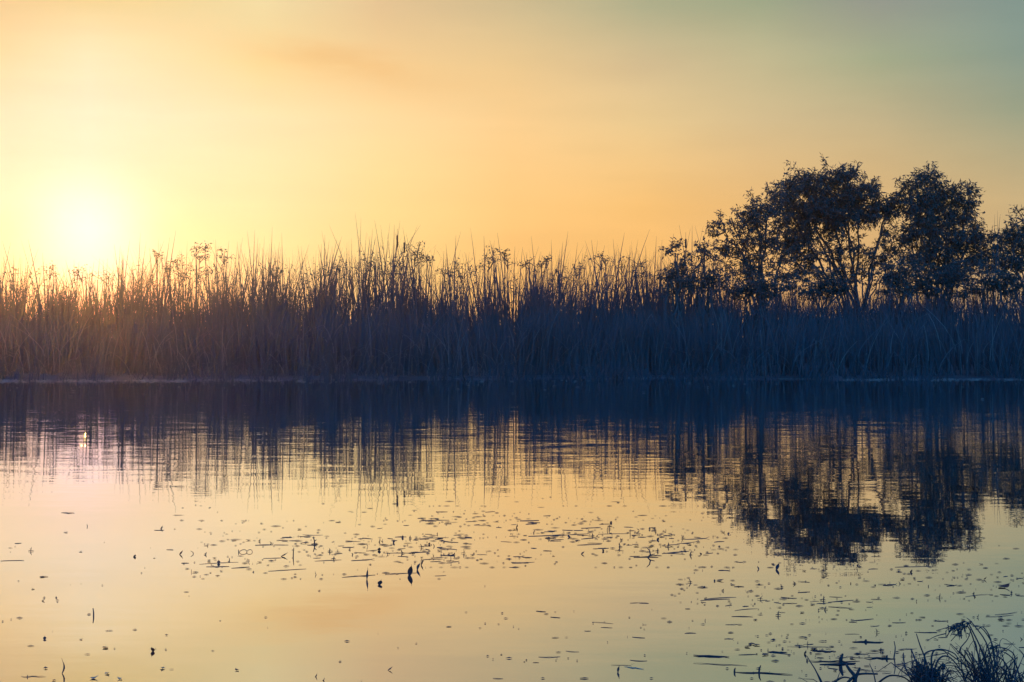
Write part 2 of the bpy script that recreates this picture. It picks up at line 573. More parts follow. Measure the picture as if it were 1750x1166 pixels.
def reed_plant(px, py, cat_head=False, d=None, lean=None, extra=3):
    """one tall reed whose longest blade ends at the given height"""
    d = d or R.uniform(47.5, 55.0)
    top = P(px, py, d)
    lean = R.gauss(0.02, 0.10) if lean is None else lean
    base = Vector((top.x - lean * top.z, max(d, bank_y(top.x) + 0.8), 0.02))
    mb = MB()
    dirx = lean * top.z
    wmain = R.uniform(0.048, 0.080)
    blades(mb, [base], [(top.x, base.y + R.uniform(-.2, .2), top.z)], [wmain], [(R.gauss(0, .05), 0, 0)], seg=7, yaw=[R.uniform(-.6, .6)], tint=[R.uniform(.1, .5)])
    for k in range(extra):
        hh = top.z * R.uniform(0.68, 0.93)
        lx = dirx * 0.6 + R.gauss(0, 0.14) * hh
        b = base + Vector((R.gauss(0, .04), R.gauss(0, .04), 0))
        dr = (R.gauss(0, .2), R.gauss(0, .1), -R.uniform(.1, .35)) if R.random() < .35 else (0, 0, 0)
        blades(mb, [b], [(b.x + lx, b.y + R.gauss(0, .2), hh)], [R.uniform(.04, .075)], [(R.gauss(0, .05), 0, 0)], [dr], seg=7, yaw=[R.uniform(-.9, .9)], tint=[R.uniform(.1, .6)])
    return mb, base, top


TIPS = [(4, 412), (16, 414), (36, 408), (51, 410), (64, 424), (70, 432), (91, 450), (109, 444), (124, 444), (138, 448), (163, 447), (184, 442), (195, 418), (205, 421), (222, 410), (240, 398), (249, 413),
        (271, 408), (281, 410), (290, 406), (299, 393), (319, 411), (370, 410), (391, 411), (404, 412), (414, 406), (424, 395), (434, 392), (440, 406), (452, 404), (462, 417), (466, 388), (479, 414), (482, 398),
        (509, 419), (515, 421), (528, 416), (549, 394), (554, 401), (563, 410), (575, 407), (581, 410), (584, 403), (601, 407), (606, 362), (616, 371), (627, 398), (636, 390), (641, 377), (651, 385), (662, 401),
        (666, 380), (674, 384), (684, 378), (689, 390), (694, 398), (705, 403), (714, 386), (744, 419), (762, 417), (779, 401), (788, 394), (804, 390), (827, 403), (837, 410), (850, 398), (845, 411), (880, 422),
        (893, 422), (908, 404), (921, 420), (942, 410), (962, 413), (971, 395), (987, 414), (1000, 410), (1011, 410), (1022, 410), (1048, 408), (1054, 416), (1068, 397), (1090, 410), (1110, 392), (1121, 404),
        (1132, 410), (1161, 384), (1179, 390), (1184, 384), (1187, 385), (1202, 387), (1700, 366), (1705, 360), (1710, 366)]
ZONES = [(-80, 215, 'before the low sun', 'reeds before the sun'),
         (215, 520, 'right of the sun glow', 'reeds right of the sun'),
         (520, 730, 'in the tallest tuft', 'reeds of the tallest tuft'),
         (730, 1000, 'in the even middle stretch', 'reeds of the middle stretch'),
         (1000, 1230, 'just left of the willows', 'reeds beside the willows'),
         (1230, 1840, 'among the willows', 'reeds among the willows')]


def zone(px):
    for z in ZONES:
        if px < z[1]:
            return z
    return ZONES[-1]


for i, (px, py) in enumerate(TIPS):
    ln = {1161: -0.13, 606: -0.05, 299: 0.10, 36: -0.16, 51: -0.12, 788: 0.15, 971: 0.10}.get(px)
    mb, base, top = reed_plant(px, py, lean=ln)
    o = mb.build('reed', M_REED, origin=base)
    z = zone(px)
    if px == 606:
        lb = 'tallest reed of all, its thin tip highest above the bed left of centre'
    elif px == 616:
        lb = 'second tallest reed, close beside the tallest one left of centre'
    elif px == 1161:
        lb = 'reed leaning left over the bed just before the willows start'
    else:
        lb = 'tall dark reed standing clear above the bed ' + z[2]
    tag(o, lb, 'reed', 'tall ' + z[3])
for i in range(175):
    cpx = R.uniform(-70, 1240) if i < 160 else R.uniform(1240, 1800)
    px = min(CLUMPS, key=lambda c: abs(c - cpx)) + R.gauss(0, 4.5)
    py = float(env(px)) + R.uniform(0, 30)
    mb, base, top = reed_plant(px, py, extra=R.choice((2, 3, 4)))
    o = mb.build('reed', M_REED, origin=base)
    z = zone(px)
    tag(o, 'shorter dark reed with its tip just above the bed, ' + z[2], 'reed', 'shorter ' + z[3])

# cattails with their brown spikes
for px, py, d, hl, lb in [(679, 402, 49.0, 0.42, 'cattail with the longest thick brown spike in the tallest tuft of reeds'),
                          (691, 414, 49.5, 0.38, 'cattail with a thick spike, right neighbour of the longest-spiked cattail'),
                          (1172, 408, 50, 0.34, 'cattail with a thick spike standing where the willows begin')]:
    top = P(px, py, d)
    base = Vector((top.x + R.gauss(0, .1), d, 0.02))
    root = tag(empty('cattail', base), lb, 'cattail', 'cattails in the reed bed')
    mb = MB()
    mb.tube([Vector((0, 0, 0)), (top - base) * 0.5 + Vector((.02, 0, 0)), top - base + Vector((0, 0, .22))], [.016, .012, .005], 6)
    mb.build('stem', M_REED, root)
    mb = MB()
    q = top - base
    mb.tube([q - Vector((0, 0, hl)), q - Vector((0, 0, hl - .03)), q - Vector((0, 0, .03)), q], [.012, .034, .034, .012], 8)
    mb.build('spike', M_SPIKE, root, smooth=True)
    for k in range(3):
        mb = MB()
        hh = q.z * R.uniform(.75, .98)
        blades(mb, [(0, 0, 0)], [(R.gauss(0, .3), R.gauss(0, .1), hh)], [.05], seg=7)
        mb.build('leaf', M_REED, root)

# leafy weed shoots that rise among the reed tips
SHOOTS = [(335, 424, 9), (350, 422, 8), (341, 438, 8), (384, 437, 8), (303, 450, 10), (310, 468, 14), (356, 460, 14), (290, 458, 9), (268, 436, 6), (713, 430, 11), (708, 440, 12), (730, 437, 9), (842, 435, 12), (862, 432, 9),
          (836, 448, 14), (868, 446, 9), (760, 462, 16), (790, 470, 18), (905, 448, 10), (925, 450, 10), (934, 443, 7), (1028, 447, 12), (1035, 442, 8), (956, 470, 12), (985, 462, 10), (580, 455, 14), (548, 470, 14), (470, 468, 10),
          (620, 468, 14), (640, 455, 12), (675, 460, 16), (85, 462, 10), (140, 470, 14), (185, 474, 12), (1062, 455, 10), (1095, 448, 12), (1088, 465, 14)]
for px, py, r in SHOOTS:
    d = R.uniform(47.5, 54.0)
    top = P(px, py, d)
    base = Vector((top.x + R.gauss(0, .15), d + .1, 0.02))
    z = zone(px)
    root = tag(empty('weed_shoot', base), 'thin leafy weed with a tuft of small leaves, ' + z[2], 'weed', 'leafy weeds, ' + z[3])
    rr = r / F * d
    q = top - base
    mb = MB()
    mb.tube([Vector((0, 0, 0)), q * .5 + Vector((.04, 0, 0)), q], [.022, .018, .012], 5)
    tw = []
    for k in range(6):
        s = q - Vector((0, 0, R.uniform(0, .35)))
        e = q + Vector((R.gauss(0, .8), R.gauss(0, .8), R.gauss(0, .6))) * rr
        mb.tube([s, (s + e) / 2 + Vector((0, 0, .02)), e], [.014, .010, .006], 4)
        tw.append(e)
    mb.build('stem', M_BARK, root)
    mb = MB()
    n = int(10 + r * 5)
    idx = G.integers(0, len(tw), n)
    c = np.array([tuple(t) for t in tw])[idx] + G.normal(0, 0.3 * rr, (n, 3))
    leaves(mb, c, np.stack([G.normal(0, 1, n), G.normal(0, 1, n), G.normal(-.2, .6, n)], 1), G.uniform(.06, .13, n), G.uniform(.03, .05, n))
    mb.build('foliage', M_WILLOW, root)


# ------------------------------------------------------------------ willows
def willow(name, label, cat, d, foot, blobs, stems, leaf=(0.13, 0.24), dens=1.0, group=None, seed=1):
    """blobs: (px, py, rx, ry, fill) leafy masses in a real volume; stems: lists of blob indices each limb passes through"""
    rr = random.Random(seed)
    fx, fy = foot
    base = P(fx, fy, d)
    base.z = 0.1
    root = tag(empty(name, base), label, cat, group)
    cs = []
    for (px, py, rx, ry, fl) in blobs:
        c = P(px, py + 5, d) - base
        rxm, rym = rx / F * d, ry / F * d
        c.y = rr.uniform(-.5, .5) * rxm * 0.8
        cs.append((c, rxm, rym, fl))
    tb, fo = MB(), MB()
    tips = []
    for st in list(stems) + [[rr.randrange(len(cs))] for _ in range(len(stems))]:
        pts = [Vector((rr.gauss(0, .15), rr.gauss(0, .15), -0.2))]
        low = Vector((rr.gauss(0, .2), rr.gauss(0, .2), 0))
        first = cs[st[0]][0]
        zf = min(2.9, first.z * .5)
        pts.append(Vector((first.x * .10, first.y * .1, zf * .6)) + low * .5)
        pts.append(Vector((first.x * .26, first.y * .25, zf)) + low)
        pts.append(Vector((first.x * .62, first.y * .6, zf + (first.z - zf) * .52)) + low * .6)
        for b in st:
            pts.append(cs[b][0] + Vector((rr.gauss(0, .12), rr.gauss(0, .12), 0)))
        r0 = 0.034 + 0.007 * len(st)
        # smooth the path
        sm = []
        for i in range(len(pts) - 1):
            for k in range(3):
                t = k / 3
                sm.append(pts[i].lerp(pts[i + 1], t) + Vector((rr.gauss(0, .05), rr.gauss(0, .05), 0)))
        sm.append(pts[-1])
        n = len(sm)
        tb.tube(sm, [r0 * (1 - i / n) ** 0.8 + 0.012 for i in range(n)], 7)
        tips.append(sm)
    allp = np.array([tuple(p) for sm in tips for p in sm[3:]])
    L0, L1 = leaf
    for (c, rx, ry, fl) in list(cs):           # ragged sprays round the edges of the masses
        for k in range(2):
            if rr.random() < .6:
                th = rr.uniform(0, 2 * math.pi)
                cs.append((c + Vector((math.cos(th) * rx * 1.05, rr.gauss(0, .3) * rx, math.sin(th) * ry * 1.05)), rx * rr.uniform(.22, .42), ry * rr.uniform(.22, .42), fl * 1.1))
    for (c, rx, ry, fl) in cs:
        area = math.pi * rx * ry
        nc = max(8, int(area * 92.0 * fl * dens))
        # twig clusters spread through the ellipsoid, denser outside
        v = G.normal(size=(nc, 3))
        v /= np.linalg.norm(v, axis=1, keepdims=True)
        v *= (G.random(nc) ** 0.42 * np.where(G.random(nc) < .16, 1.32, 1.0))[:, None]
        cc_ = np.array(tuple(c)) + v * np.array((rx, (rx + ry) * 0.5, ry))
        for q in cc_:
            if math.sin(q[0] * 5.1 + q[1] * 3.3) + math.sin(q[2] * 6.3 - q[0] * 2.1 + seed) + math.sin(q[1] * 4.7 + q[2] * 3.1) + rr.gauss(0, .5) < -.85:
                continue
            if rr.random() < 0.09:
                k = int(np.argmin(((allp - q) ** 2).sum(1) + 0.6 * np.maximum(0, allp[:, 2] - q[2]) ** 2))
                s = Vector(allp[k])
                e = Vector(q)
                mid = s.lerp(e, .5) + Vector((rr.gauss(0, .08), rr.gauss(0, .08), rr.uniform(0, .15)))
                tb.tube([s, mid, e], [.026, .017, .007], 4)
            out = Vector(q) - c
            out = (out.normalized() if out.length > 1e-3 else Vector((0, 0, 1)))
            ax = Vector((out.x + rr.gauss(0, .5), out.y + rr.gauss(0, .5), 0.35 + out.z * .6 + rr.gauss(0, .4))).normalized()
            m = rr.randint(9, 15)
            tl = rr.uniform(0.25, 0.55)
            tb.tube([Vector(q) - ax * 0.12, Vector(q) + ax * tl * .5, Vector(q) + ax * tl], [.010, .007, .004], 3)
            s_ = G.random(m)
            pos = np.array(tuple(q)) + np.array(tuple(ax)) * (s_ * tl)[:, None] + G.normal(0, .035, (m, 3))
            dr = np.array(tuple(ax)) * 0.5 + G.normal(0, .65, (m, 3)) + np.array((0, 0, -.55))
            leaves(fo, pos, dr, G.uniform(L0, L1, m), G.uniform(.035, .062, m), np.clip(G.normal(rr.random(), .2, m), 0, 1))
    tb.build('trunk', M_BARK, root)
    fo.build('crown', M_WILLOW, root)
    return root


# the tall willow: crown, then lower skirts
willow('willow_tree', 'tallest willow with the broadest dark dense crown, on the far bank at the right', 'tree', 57.0, (1468, 625), [
    (1416, 292, 26, 18, 1.2), (1357, 302, 20, 18, 1.1), (1388, 312, 24, 20, 1.1), (1452, 306, 22, 16, 1.1), (1484, 312, 16, 16, 1.0),
    (1342, 335, 22, 22, 1.2), (1375, 345, 34, 30, 1.5), (1425, 345, 40, 32, 1.7), (1470, 345, 26, 28, 1.6), (1440, 368, 34, 20, 1.4),
    (1360, 385, 26, 30, 1.5), (1362, 420, 24, 22, 1.2), (1398, 392, 26, 18, 0.8), (1335, 395, 20, 24, 0.7), (1490, 355, 12, 16, 1.0),
    (1410, 430, 24, 20, 0.45), (1452, 408, 28, 20, 0.45), (1385, 455, 26, 24, 0.8), (1517, 350, 16, 14, 0.8), (1532, 340, 9, 12, 0.8), (1508, 380, 18, 22, 0.6), (1440, 445, 22, 20, 0.45), (1478, 440, 20, 20, 0.35), (1500, 430, 22, 24, .4), (1525, 400, 16, 22, .45), (1505, 465, 24, 16, .55), (1465, 472, 24, 14, .55), (1420, 462, 20, 16, .5)],
    [[12, 6, 2, 0], [10, 5, 1], [7, 0], [9, 8, 4], [8, 3], [16, 7, 2], [20, 18, 19], [15, 11], [21, 9]], seed=3)
willow('willow_tree', 'low spreading willow with a loose crown sloping down to the left', 'tree', 55.0, (1320, 620), [
    (1292, 352, 14, 16, 0.8), (1322, 340, 14, 22, 0.8), (1310, 370, 24, 18, 0.75), (1262, 368, 16, 14, 0.75), (1280, 388, 22, 18, 0.65), (1234, 385, 12, 12, 0.7), (1246, 405, 20, 14, 0.6), (1300, 405, 26, 18, 0.55),
    (1268, 425, 24, 16, 0.55), (1325, 430, 22, 20, 0.65), (1290, 445, 26, 16, 0.5), (1236, 432, 16, 16, 0.55), (1330, 465, 22, 16, 0.65), (1262, 462, 24, 16, 0.6), (1300, 470, 26, 14, .55), (1350, 455, 18, 18, .6)],
    [[7, 2, 1], [7, 2, 0], [8, 4, 3], [8, 6, 5], [10, 11], [9, 12], [13]], leaf=(.12, .22), seed=8)
willow('willow_tree', 'tall narrow willow standing alone right of the tallest willow', 'tree', 56.5, (1590, 622), [
    (1592, 298, 14, 16, 1.1), (1572, 310, 18, 14, 1.1), (1552, 325, 16, 14, 1.0), (1596, 325, 18, 22, 1.2), (1628, 325, 16, 12, 1.0), (1618, 345, 24, 18, 1.3), (1575, 350, 26, 24, 1.4), (1660, 334, 9, 14, 0.9), (1648, 350, 12, 12, 0.7),
    (1600, 378, 34, 22, 1.4), (1645, 380, 20, 20, 1.1), (1572, 395, 22, 22, 1.0), (1668, 395, 14, 14, 1.0), (1615, 412, 32, 20, 1.3), (1655, 415, 22, 18, 1.0), (1560, 420, 22, 14, 0.6), (1585, 440, 30, 16, 1.1), (1640, 445, 34, 20, 1.1), (1688, 418, 18, 16, 1.0), (1600, 455, 34, 16, 1.1), (1680, 450, 22, 20, 1.0), (1545, 395, 12, 16, 0.35)],
    [[13, 9, 6, 2], [13, 9, 3, 0], [9, 5, 4], [14, 10, 8, 7], [17, 18, 12], [16, 11, 1], [15, 19]], seed=5)
willow('willow_tree', 'willow cut off by the right edge of the picture', 'tree', 56.0, (1765, 622), [
    (1745, 372, 12, 14, 1.0), (1735, 392, 18, 16, 1.1), (1760, 395, 20, 22, 1.1), (1718, 402, 10, 12, .9), (1730, 425, 22, 20, 1.0), (1765, 430, 26, 26, 1.2), (1705, 432, 14, 16, .7), (1725, 460, 24, 16, .8), (1790, 400, 22, 24, 1.0), (1800, 440, 30, 26, 1.0), (1775, 365, 16, 16, 1.0)],
    [[5, 2, 0], [4, 1, 3], [7, 6], [9, 8], [5, 10]], seed=6)
# lower bushes that fill the gaps between and below the trees
BUSH = [(1150, 47.5, 'small leafy bush farthest left, among reeds before the willows', [(1152, 428, 9, 10, .35), (1160, 442, 14, 14, .4), (1142, 458, 14, 12, .35), (1168, 465, 22, 14, .45), (1150, 485, 24, 14, .5)]),
        (1205, 49.0, 'leafy bush at the foot of the low spreading willow, on its left', [(1202, 432, 10, 10, .3), (1215, 444, 15, 14, .4), (1192, 452, 14, 12, .35), (1205, 465, 24, 16, .6), (1190, 485, 24, 14, .7), (1225, 480, 22, 14, .7)]),
        (1290, 50.0, 'leafy bush under the low spreading willow', [(1270, 482, 26, 12, .7), (1300, 480, 26, 12, .7), (1330, 490, 22, 12, .8), (1285, 497, 34, 10, 1.0)]),
        (1400, 52.0, 'leafy bush under the tallest willow crown', [(1385, 482, 22, 12, .9), (1405, 470, 18, 14, .8), (1420, 488, 26, 12, 1.0), (1440, 475, 16, 14, .8), (1395, 498, 30, 10, 1.1)]),
        (1530, 51.0, 'leafy bush filling the gap between the two tall willows', [(1515, 472, 16, 14, .8), (1535, 462, 16, 14, .9), (1550, 475, 22, 14, 1.0), (1525, 490, 28, 12, 1.1), (1560, 455, 18, 14, .9)]),
        (1620, 52.0, 'leafy bush under the tall narrow willow', [(1600, 468, 28, 14, 1.2), (1640, 475, 28, 14, 1.1), (1580, 485, 26, 14, 1.2), (1620, 492, 34, 12, 1.2), (1665, 468, 22, 14, 1.0)]),
        (1710, 51.0, 'leafy bush between the tall narrow willow and the one at the right edge', [(1690, 455, 16, 16, .8), (1705, 475, 24, 14, .9), (1730, 485, 26, 14, 1.0), (1680, 488, 24, 12, 1.0)])]
for k, (px, d, lb, bl) in enumerate(BUSH):
    willow('bush', lb, 'bush', d, (px, 630), bl, [[i] for i in range(len(bl))], leaf=(.09, .17), dens=1.1, group='bushes among the willows', seed=20 + k)


# ------------------------------------------------------------------ scum line along the far bank
def scum():
    mb = MB()
    n = 5200
    px = np.concatenate([G.uniform(-60, 330, 1300), G.uniform(300, 520, 450), G.uniform(1020, 1280, 700), G.uniform(1280, 1420, 150), G.uniform(1440, 1800, 1000), G.uniform(520, 1020, 150), G.uniform(-60, 1800, 170)])
    n = len(px)
    yy = np.concatenate([G.normal(651.5, 1.3, 1300), G.normal(650.5, 1.5, 450), G.normal(646.4, .7, 700), G.normal(646.5, .8, 150), G.normal(649, 1.0, 1000), G.normal(651, 3, 150), 655 + G.exponential(9, 170)])
    yy = np.maximum(yy, 645)
    d = F * CAMZ / (yy - HY)
    ln = G.uniform(0.012, 0.05, n) * np.where(yy > 655, 0.7, 1.0)
    for i in range(n):
        if math.sin(px[i] * .11) + math.sin(px[i] * .047 + 1) + math.sin(px[i] * .31 + yy[i] * 2.1) + G.normal(0, 1.2) < .3:
            continue
        x, y = (px[i] - CX) / F * d[i], d[i]
        y = min(y, bank_y(x) - 0.05)
        a, b = ln[i] * G.uniform(1, 2.2), ln[i] * G.uniform(.5, 1.2)
        k = 6
        ph = np.arange(k) * 2 * math.pi / k + G.random()
        rad = G.uniform(.6, 1.1, k)
        top = np.stack([x + np.cos(ph) * a * rad, y + np.sin(ph) * b * rad, np.full(k, .006) + G.random() * .012], 1)
        c = np.array([[x, y, .014 + G.random() * .012]])
        v = np.vstack([top, c])
        f = [(j, (j + 1) % k, k, k) for j in range(k)]
        mb.add(v, f, G.random())
    o = mb.build('pond_scum', M_SCUM)
    tag(o, 'pale scum and duckweed floating in a thin broken line along the far bank', 'pond scum', kind='stuff')


scum()


# ------------------------------------------------------------------ things floating on the water
def m_leaf(L, Wd, curl, tilt, yaw, up=0.0):
    fold = .45 if tilt > .3 else .07
    """one dead leaf: pointed lens of 6x2 cells, curled; tilt stands it up out of the water"""
    mb = MB()
    nu, nv = 6, 3
    v = []
    for i in range(nu + 1):
        u = i / nu
        hw = Wd * .5 * math.sin(math.pi * min(max(u, .02), .98)) ** .8
        for j in range(nv):
            s = j - 1
            v.append(((u - .5) * L, s * hw, curl * L * ((u - .5) ** 2 * 1.6) + abs(s) * hw * fold))
    v = np.array(v)
    f = [(i * nv + j, i * nv + j + 1, (i + 1) * nv + j + 1, (i + 1) * nv + j) for i in range(nu) for j in range(nv - 1)]
    ct, st = math.cos(tilt), math.sin(tilt)
    x, z = v[:, 0] * ct - v[:, 2] * st, v[:, 0] * st + v[:, 2] * ct
    v[:, 0], v[:, 2] = x, z
    cy_, sy_ = math.cos(yaw), math.sin(yaw)
    x, y = v[:, 0] * cy_ - v[:, 1] * sy_, v[:, 0] * sy_ + v[:, 1] * cy_
    v[:, 0], v[:, 1] = x, y
    v[:, 2] += -v[:, 2].min() - (0.12 * (v[:, 2].max() - v[:, 2].min()) if tilt > .3 else -.002) + up
    mb.add(v, f, R.random())
    mb.tube([v[(nu // 2) * nv + 1] - (0, 0, .001), v[nu * nv + 1], v[nu * nv + 1] + (v[nu * nv + 1] - v[(nu // 2) * nv + 1]) * .35], [.0012, .001, .0007], 4, R.random())
    return mb


def m_straw(L, r, yaw, sag, z=0.0006):
    """one flattened floating stalk"""
    mb = MB()
    n = 7
    t = np.linspace(-.5, .5, n)
    x = t * L
    y = sag * L * (t * t * 4 - 1) * .15 + np.array([R.gauss(0, .006) for _ in range(n)]) * L
    zz = z + np.array([abs(R.gauss(0, .0006)) for _ in range(n)]) + np.where(t > .45, max(0, R.gauss(-.004, .006)), 0)
    c, s = math.cos(yaw), math.sin(yaw)
    pts = np.stack([x * c - y * s, x * s + y * c, zz], 1)
    mb.tube(pts, [r * (.35 + .65 * math.sin(math.pi * (.12 + .8 * i / (n - 1)))) for i in range(n)], 5, R.random())
    return mb


def m_twig(h, r, lean, branch=True):
    """a bit of twig standing out of the water"""
    mb = MB()
    pts = [Vector((0, 0, -.01)), Vector((lean * h * .2, R.gauss(0, .1) * h, h * .45)), Vector((lean * h, R.gauss(0, .15) * h, h))]
    mb.tube(pts, [r, r * .85, r * .5], 6, R.random())
    if branch:
        k = pts[1]
        mb.tube([k, k + Vector((R.choice((-1, 1)) * h * .3, R.gauss(0, .1) * h, h * .22))], [r * .7, r * .35], 5, R.random())
        mb.tube([Vector((-h * R.uniform(.2, .9), 0, .003)), Vector((0, 0, .005)), Vector((h * R.uniform(.2, .9), R.gauss(0, .1) * h, .003))], [r * .5, r * .8, r * .5], 5, R.random())
    return mb


def place(mb, name, px, py, material, label, cat, group=None):
    p, d = onwater(px, py)
    o = mb.build(name, material)
    o.location = p
    tag(o, label, cat, group)
    return o


def m(px, py, k):
    """k photo pixels at that spot on the water, in metres"""
    return k / F * (F * CAMZ / (py - HY))


PI = math.pi
# pieces one can point at
place(m_leaf(m(110, 1150, 25), m(110, 1150, 11), .55, 1.45, .35), 'curved_leaf', 111, 1151, M_DEBRIS, 'large dark curved leaf standing upright in the water at the lower left corner', 'leaf')
place(m_twig(m(160, 1052, 13), .0035, -.15, False), 'twig', 160, 1053, M_WOOD, 'single short twig upright in open calm water above the lower left corner', 'twig')
place(m_leaf(m(630, 990, 19), m(630, 990, 9), .15, 1.5, .4), 'dead_leaf', 629, 990, M_DEBRIS, 'dark oblong leaf upright at the near edge of the debris, left of the red-brown leaf', 'leaf')
place(m_leaf(m(703, 983, 18), m(703, 983, 13), .3, 1.3, .8), 'dead_leaf', 703, 983, M_BROWNLEAF, 'largest red-brown leaf tilted upright at the near edge of the debris', 'leaf')
place(m_leaf(m(716, 972, 13), m(716, 972, 12), .1, 1.2, .3), 'dead_leaf', 716, 974, M_DEBRIS, 'diamond-shaped dark leaf just right of the largest red-brown leaf', 'leaf')
place(m_leaf(m(721, 964, 9), m(721, 964, 9), .2, 1.2, .2), 'dead_leaf', 722, 966, M_BROWNLEAF, 'small squarish leaf behind the diamond-shaped leaf', 'leaf')
place(m_leaf(m(650, 998, 10), m(650, 998, 9), .3, .8, 1.2), 'dead_leaf', 650, 999, M_BROWNLEAF, 'small red-brown leaf nearest the camera of the upright leaves', 'leaf')
place(m_leaf(m(310, 948, 9), m(310, 948, 8), .3, .9, .4), 'dead_leaf', 310, 948, M_BROWNLEAF, 'small brown leaf alone left of the debris band', 'leaf')
place(m_twig(m(501, 950, 15), .0035, .1, False), 'twig', 501, 951, M_WOOD, 'thin twig upright in the left part of the debris band', 'twig')
place(m_twig(m(538, 930, 13), .0045, -.25, True), 'twig', 538, 931, M_WOOD, 'forked stub of twig at the far edge of the debris band', 'twig')
place(m_leaf(m(485, 950, 12), m(485, 950, 7), .2, .5, .1), 'dead_leaf', 485, 951, M_DEBRIS, 'plump dark leaf beside the thin upright twig', 'leaf')
place(m_leaf(m(1330, 972, 12), m(1330, 972, 9), .3, 1.1, .5), 'dead_leaf', 1330, 973, M_DEBRIS, 'small pointed leaf upright below the reflection of the tallest willow', 'leaf')
place(m_leaf(m(1230, 993, 11), m(1230, 993, 14), .2, .15, .1), 'dead_leaf', 1230, 993, M_DEBRIS, 'oval dark leaf alone in open water below the willow reflection', 'leaf')
place(m_leaf(m(1716, 1003, 20), m(1716, 1003, 22), .4, .2, .2), 'dead_leaf', 1716, 1004, M_DEBRIS, 'broad dark curled leaf near the right edge of the water', 'leaf')
mb = m_leaf(m(1058, 1146, 11), m(1058, 1146, 9), .2, 1.4, .3)
place(mb, 'bud', 1058, 1149, M_DEBRIS, 'dark bud standing in open water left of the pale stalk', 'bud')
mb = MB()
a = m(421, 940, 5)
for cx_, rx_ in ((-a, a * 1.2), (a * 1.1, a * .9)):
    ph = np.linspace(-.2, PI + .2, 13)
    mb.tube(np.stack([cx_ + rx_ * np.cos(ph), .01 * np.sin(ph * 1.5), a * .8 * np.sin(ph)], 1), [.0018] * 13, 4)
mb.tube([Vector((-a * 2.6, 0, 0)), Vector((-a * 2.6, 0, a * .9))], [.003, .002], 4)
place(mb, 'looped_stem', 421, 944, M_WOOD, 'thin dead stem curled in two loops at the left of the debris band', 'stem')
mb = MB()
a = m(1107, 950, 20)
mb.tube([(0, 0, 0), (a * .22, 0, a * .25), (a * .15, 0, a * .6), (-a * .1, 0, a * .85)], [.0035, .004, .003, .0015], 6)
mb.tube([(a * .2, 0, a * .2), (a * .6, 0, a * .3)], [.003, .002], 5)
mb.tube([(-a * 1.2, 0, .001), (0, .02, .002), (a * .9, 0, .001)], [.0012, .0025, .001], 5)
place(mb, 'twig', 1107, 953, M_WOOD, 'curved twig sticking up at the right end of the debris band', 'twig')
mb = MB()
a = m(1160, 952, 22)
mb.tube([(-a, -.03, .001), (0, .01, .001), (a * 1.3, .06, .001)], [.001, .003, .001], 6)
place(mb, 'stalk', 1152, 945, M_STRAW, 'long dark stalk just right of the curved twig in the debris band', 'stalk')


def stick(px0, px1, py, r, stub, label, name='stick', material=M_WOOD, tiltpx=0):
    p, d = onwater((px0 + px1) / 2, py)
    L = (px1 - px0) / F * d
    mb = MB()
    n = 8
    dy = -tiltpx / F * d / (CAMZ / d) * .5
    pts = [Vector(((i / (n - 1) - .5) * L, dy * (i / (n - 1) - .5) + R.gauss(0, .004), .0008 + abs(R.gauss(0, .0008)))) for i in range(n)]
    r = r * .42
    mb.tube(pts, [r * (.12 + .6 * math.sin(PI * (.06 + .9 * i / (n - 1)))) for i in range(n)], 6, R.random())
    for s, h in stub:
        b = pts[min(n - 1, int(s * n))]
        h *= .75
        mb.tube([b - Vector((0, 0, .01)), b + Vector((h * .1, 0, h * .6)), b + Vector((h * .3, 0, h))], [r * 1.1, r * .9, r * .4], 6, R.random())
    o = mb.build(name, material)
    o.location = p
    tag(o, label, name)
    return o


stick(1186, 1245, 1122, .012, [], 'thick pointed dark blade floating alone at lower right, over a long thin straw', 'fallen_reed', M_DEBRIS, 4)
stick(1186, 1275, 1136, .004, [], 'long thin straw floating below the thick pointed blade', 'straw', M_STRAW, 8)
stick(1256, 1352, 1151, .008, [(.38, .035), (.02, .02)], 'dark stick with two upright stubs at the bottom edge, right of the middle', 'stick', M_WOOD, 8)
stick(1457, 1510, 1098, .012, [(.4, .012)], 'thick dark stick floating above the forked branch', 'stick', M_WOOD, 2)
stick(1068, 1100, 1142, .005, [], 'pale slanted stalk floating beside the dark bud', 'stalk', M_FLAKE, 9)
stick(1312, 1345, 1115, .010, [], 'short thick blade floating left of the forked branch, farther out', 'fallen_reed', M_DEBRIS, 4)
stick(1388, 1428, 1113, .009, [], 'dark blade floating just behind the forked branch', 'fallen_reed', M_DEBRIS, 3)
stick(1345, 1425, 1106, .003, [], 'very long thin straw floating behind the short thick blades', 'straw', M_STRAW, 1)
stick(1478, 1530, 1126, .010, [(.7, .015)], 'dark stick floating between the forked branch and the drooping sedge', 'stick', M_WOOD, 2)
stick(1380, 1470, 1131, .007, [(.02, .01)], 'long dark stick lying behind the forked branch', 'stick', M_WOOD, 0)
stick(104, 128, 877, .012, [], 'short dark straw alone in the bright water under the sun', 'straw', M_STRAW, 1)
stick(35, 78, 1157, .004, [(.3, .008)], 'thin straw floating in the lower left corner', 'straw', M_STRAW, 0)

